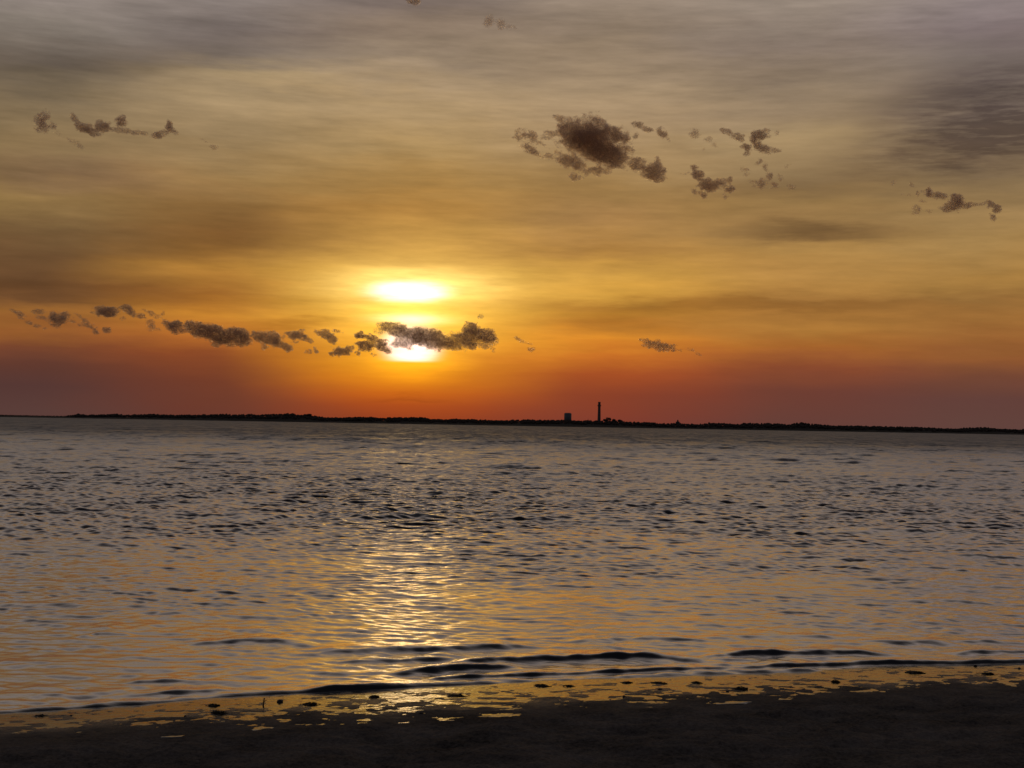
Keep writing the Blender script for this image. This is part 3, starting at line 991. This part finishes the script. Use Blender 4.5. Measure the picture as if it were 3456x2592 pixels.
NFL = 0
Z3 = dict(org=(1000, 1000), sc=2.765)
NFL += cloud('long dark cloud with a flat ragged underside crossing straight in front of the sun',
      [(870, 290, 100, 45, 0), (1000, 335, 230, 62, 8), (1200, 385, 240, 80, 10), (1400, 435, 210, 62, 6), (1640, 345, 95, 85, 30), (1770, 375, 105, 70, 30),
       (1620, 445, 140, 48, 5), (1000, 440, 110, 45, 12), (1745, 460, 45, 40), (1560, 400, 150, 60, 0), (1820, 490, 40, 14, 50, .7)], od=3.4, rag=0.32, **Z3)
NFL += cloud('tattered cloud full of holes clinging to the left end of the cloud before the sun',
      [(600, 370, 50, 33, 20), (690, 395, 70, 33, 15), (640, 460, 75, 45, 0), (580, 520, 25, 28), (500, 490, 65, 26, -10), (410, 520, 75, 42, 0), (350, 545, 28, 18), (790, 450, 65, 42, 15), (850, 505, 48, 25, 10), (730, 540, 28, 16, 0, .7)], od=4, rag=0.95, freq=1 / 22, **Z3)
NFL += cloud('small two-lobed cloud left of the tattered one by the sun',
      [(290, 360, 85, 36, 20), (350, 405, 42, 36), (385, 330, 40, 18, 10, .8)], od=3.6, rag=0.8, freq=1 / 24, **Z3)
NFL += cloud('tiny faint dot of cloud above the right end of the sun cloud', [(1715, 190, 28, 20, 0, .8)], od=2, rag=0.5, **Z3)
Z6 = dict(org=(0, 1020), sc=2.011)
NFL += cloud('hooked little cloud just right of the long purple-brown cloud',
      [(2020, 228, 58, 36), (1980, 215, 36, 20), (2080, 252, 48, 13, 20, .8), (2085, 325, 28, 17), (2138, 322, 16, 18, 0, .8), (1940, 235, 22, 10, 0, .7)], od=3.4, rag=0.8, freq=1 / 22, **Z6)
NFL += cloud('long purple-brown cloud sloping down to the right, left of the sun',
      [(1310, 165, 58, 34, 20), (1400, 200, 110, 50, 15), (1500, 225, 110, 52, 20), (1470, 270, 48, 22, 20), (1620, 230, 90, 48, 20), (1650, 275, 62, 26, 5), (1760, 232, 70, 38, 15), (1850, 250, 78, 42, 25), (1930, 290, 52, 26, 15), (1775, 295, 26, 16, 40, .8)], od=4, rag=0.42, **Z6)
NFL += cloud('short fat cloud touching the left tip of the long purple-brown cloud', [(1175, 162, 58, 36, 25), (1228, 190, 40, 18, 15)], od=3.6, rag=0.55, **Z6)
NFL += cloud('pale wisp left of the short fat cloud', [(1025, 160, 30, 30, 0, .8), (1065, 180, 20, 12, 0, .6)], od=1.4, rag=0.8, freq=1 / 20, **Z6)
NFL += cloud('oval cloud, roundest of the row in the left half above the horizon', [(720, 65, 78, 36, 8), (690, 55, 40, 28)], od=3.6, rag=0.5, **Z6)
NFL += cloud('wedge-shaped cloud right beside the oval one', [(875, 60, 52, 27, 22), (940, 90, 36, 16, 15), (835, 107, 20, 13, 0, .7)], od=3.4, rag=0.6, **Z6)
NFL += cloud('thin faint streak of cloud right of the wedge-shaped one', [(1050, 87, 52, 17, 22, .8), (1098, 72, 14, 14, 0, .7), (990, 60, 22, 8, 20, .6)], od=2.0, rag=0.8, freq=1 / 20, **Z6)
NFL += cloud('round ragged cloud with a spiky top, second in the row from the left', [(400, 110, 60, 42, -5), (425, 80, 40, 22), (365, 110, 34, 34)], od=3.2, rag=0.8, freq=1 / 24, **Z6)
NFL += cloud('thin flat shred of cloud, one of two stacked left of the round ragged cloud', [(265, 64, 42, 16), (275, 102, 48, 14, 5, .8)], od=2.4, rag=0.5, freq=1 / 20, split='stacked cloud shreds', **Z6)
NFL += cloud('small shred of cloud, one of several at the broken far left end of the row', [(130, 78, 42, 17, 22), (90, 55, 25, 10, 20, .7), (195, 140, 26, 14, 0, .8), (250, 158, 30, 15, 5, .9), (150, 115, 22, 9, 10, .6), (298, 178, 14, 8, 0, .7)], od=2.6, rag=0.5, freq=1 / 20, split='cloud shreds at the far left', **Z6)
NFL += cloud('slanting comma-shaped cloud left of the tiny round one', [(605, 150, 48, 22, 35), (645, 188, 26, 17, 50), (540, 100, 26, 9, 40, .7), (555, 155, 20, 9, 10, .6), (500, 130, 16, 8, 0, .5)], od=2.8, rag=0.75, freq=1 / 22, **Z6)
NFL += cloud('tiny round cloud hanging lowest below the row at left', [(728, 192, 28, 22), (705, 180, 14, 12)], od=3.2, rag=0.5, **Z6)
Z8 = dict(org=(0, 0), sc=1.28)
NFL += cloud('small smudge of dark cloud high at far left', [(180, 530, 26, 34), (195, 495, 20, 16, 0, .7), (215, 540, 22, 14, 0, .5)], od=2.4, rag=0.9, freq=1 / 26, **Z8)
NFL += cloud('smile-shaped dark cloud with wispy ends high at left', [(395, 565, 50, 22, 15), (440, 552, 38, 20, -10), (350, 530, 30, 12, 50), (510, 560, 45, 10, 5, .8), (520, 525, 16, 20, 0, .5), (590, 568, 60, 8, 3, .6),
      (680, 568, 36, 15, -10), (712, 535, 14, 24, 0, .9), (735, 555, 16, 8, 40, .6)], od=3.0, rag=0.65, freq=1 / 30, **Z8)
NFL += cloud('thin brown curl of cloud under the smile-shaped cloud', [(320, 615, 28, 10, 30, .7), (345, 630, 12, 9, 0, .7), (260, 585, 22, 6, 25, .5)], od=1.5, rag=0.9, freq=1 / 18, **Z8)
NFL += cloud('tiny brown scrap of cloud alone in the upper left sky', [(924, 636, 16, 10, 0, .9), (885, 612, 16, 5, 30, .5)], od=1.8, rag=0.8, freq=1 / 14, **Z8)
NFL += cloud('cloud cut off by the top edge of the picture', [(1785, 4, 30, 17), (1770, -10, 30, 18)], od=3.2, rag=0.6, freq=1 / 30, **Z8)
Z7 = dict(org=(1700, 370), sc=3.687)
NFL += cloud('largest and darkest cloud, billowing in the upper right half of the sky',
      [(1040, 360, 330, 190, 5), (1230, 500, 300, 170, 15), (1150, 170, 130, 80, 0, .8), (790, 240, 120, 100, 0, .85), (1400, 340, 100, 100, 40), (370, 330, 100, 60, 20, .9), (240, 310, 85, 60, 0, .75), (330, 450, 70, 60, 0, .75), (420, 530, 190, 50, 20, .95),
       (480, 400, 90, 35, 20), (570, 310, 90, 45, -15), (860, 650, 210, 75, 22), (1120, 755, 160, 55, 5), (890, 820, 70, 55, 30, .8), (1400, 650, 200, 85, 0), (1670, 690, 120, 72, 15), (1850, 770, 130, 100, 10), (1870, 650, 34, 65, 0, .9), (1880, 855, 80, 55),
       (720, 130, 70, 50, 0, .6), (1060, 90, 100, 40, 0, .5), (1500, 430, 60, 120, 0, .6)], od=4.4, rag=0.52, freq=1 / 42, **Z7)
NFL += cloud('narrow slanting cloud right above the largest cloud', [(1670, 190, 85, 42, 15), (1780, 235, 85, 36, 25), (1970, 290, 80, 50, 35), (2040, 365, 40, 22, 45, .9), (1650, 310, 30, 34, 0, .6)], od=3.0, rag=0.6, freq=1 / 26, **Z7)
ZR = dict(org=(2250, 400), sc=4.424)
NFL += cloud('dark anvil-like cloud with a long left arm, right of the largest cloud',
      [(860, 165, 60, 32, 45), (945, 190, 60, 38, 45), (1090, 285, 100, 50, 15, .9), (1360, 260, 135, 75, 0), (1440, 225, 85, 42, -30), (1340, 370, 110, 60, 50), (1430, 450, 105, 62, 20), (1570, 480, 125, 34, 12), (1190, 500, 55, 36, 0, .6), (1200, 420, 60, 50, 0, .45)], od=3.2, rag=0.55, freq=1 / 26, **ZR)
NFL += cloud('dark two-humped cloud below the anvil-like one',
      [(430, 740, 62, 50, 40, .8), (470, 850, 85, 80, 30), (600, 990, 150, 95, 20), (750, 990, 110, 70, -20), (820, 920, 80, 42), (945, 920, 52, 50, -10, .9), (950, 1050, 70, 65, 0, .75), (290, 810, 80, 14, -5, .6), (860, 1165, 36, 50, 0, .55), (520, 1100, 110, 50, 10, .6)], od=3.0, rag=0.55, freq=1 / 26, **ZR)
NFL += cloud('faint torn cloud right of the two-humped one',
      [(1470, 740, 55, 60, 30, .65), (1530, 860, 42, 75, 10, .8), (1590, 990, 75, 50, 30, .9), (1440, 960, 110, 60, 0, .6), (1690, 890, 45, 45, 0, .6), (1280, 940, 45, 24, 20, .55), (1390, 640, 40, 40, 45, .5), (1190, 780, 50, 40, 30, .5), (1790, 725, 34, 26, 0, .6), (1850, 1030, 55, 26, 10, .5)], od=2.0, rag=0.95, freq=1 / 22, **ZR)
NFL += cloud('faint brown wisp, one of several near the anvil-like cloud', [(410, 220, 80, 62, 20, .6), (630, 310, 70, 34, 0, .6), (540, 470, 32, 26, -30, .6), (720, 400, 50, 34, 0, .4), (1650, 210, 30, 28, -30, .5)], od=1.4, rag=0.5, freq=1 / 22, split='faint wisps by the anvil-like cloud', **ZR)
ZF = dict(org=(2900, 500), sc=3.978)
NFL += cloud('dark crooked cloud near the right edge below the grey cloud bank',
      [(990, 580, 52, 62, 20), (1100, 620, 115, 42, 20), (1320, 720, 105, 80, 35), (1270, 790, 140, 52, -8), (1430, 770, 75, 40), (1600, 757, 110, 24, 0), (1720, 770, 65, 42, 40), (1800, 845, 60, 62, 40), (1745, 930, 50, 48, 0, .7), (1190, 790, 60, 50, 0, .8)], od=3.0, rag=0.55, freq=1 / 24, **ZF)
NFL += cloud('tiny brown scrap of cloud, one of several scattered left of the crooked cloud', [(790, 610, 24, 46, 0, .8), (845, 715, 48, 18, 15, .8), (705, 490, 20, 32, -30, .8), (770, 830, 50, 55, 30, .5), (860, 575, 26, 16, 0, .7), (640, 620, 50, 14, 0, .5), (480, 470, 46, 26, 0, .4), (950, 850, 40, 26, 35, .5), (290, 470, 26, 18, 0, .5)], od=1.6, rag=0.6, freq=1 / 18, split='scraps by the crooked cloud', **ZF)
ZS = dict(org=(0, 0), sc=1.0)
NFL += cloud('little dash of cloud, one of a few just right of the cloud before the sun', [(1765, 1152, 26, 6, 18, .8), (1792, 1180, 13, 8), (1745, 1140, 10, 5, 0, .6)], od=2.2, rag=0.5, freq=1 / 16, split='cloud dashes by the sun', **ZS)
NFL += cloud('small flat cloud low above the horizon at right', [(2226, 1167, 52, 14, 10), (2185, 1156, 22, 11, 15), (2270, 1175, 24, 6, 10, .7)], od=2.6, rag=0.7, freq=1 / 18, **ZS)
NFL += cloud('tiny dash of cloud right of the small flat one', [(2330, 1180, 16, 5, 20, .8), (2355, 1194, 12, 4, 25, .8)], od=2.0, rag=0.7, freq=1 / 14, **ZS)
NFL += cloud('thin scrap of brown cloud near the top, right of the cut-off cloud', [(1650, 72, 14, 18, 40, .7), (1690, 82, 14, 16, 0, .8), (1725, 92, 16, 8, 10, .5)], od=1.4, rag=0.5, freq=1 / 14, split='cloud scraps near the top', **ZS)
print('cloud flakes', NFL)
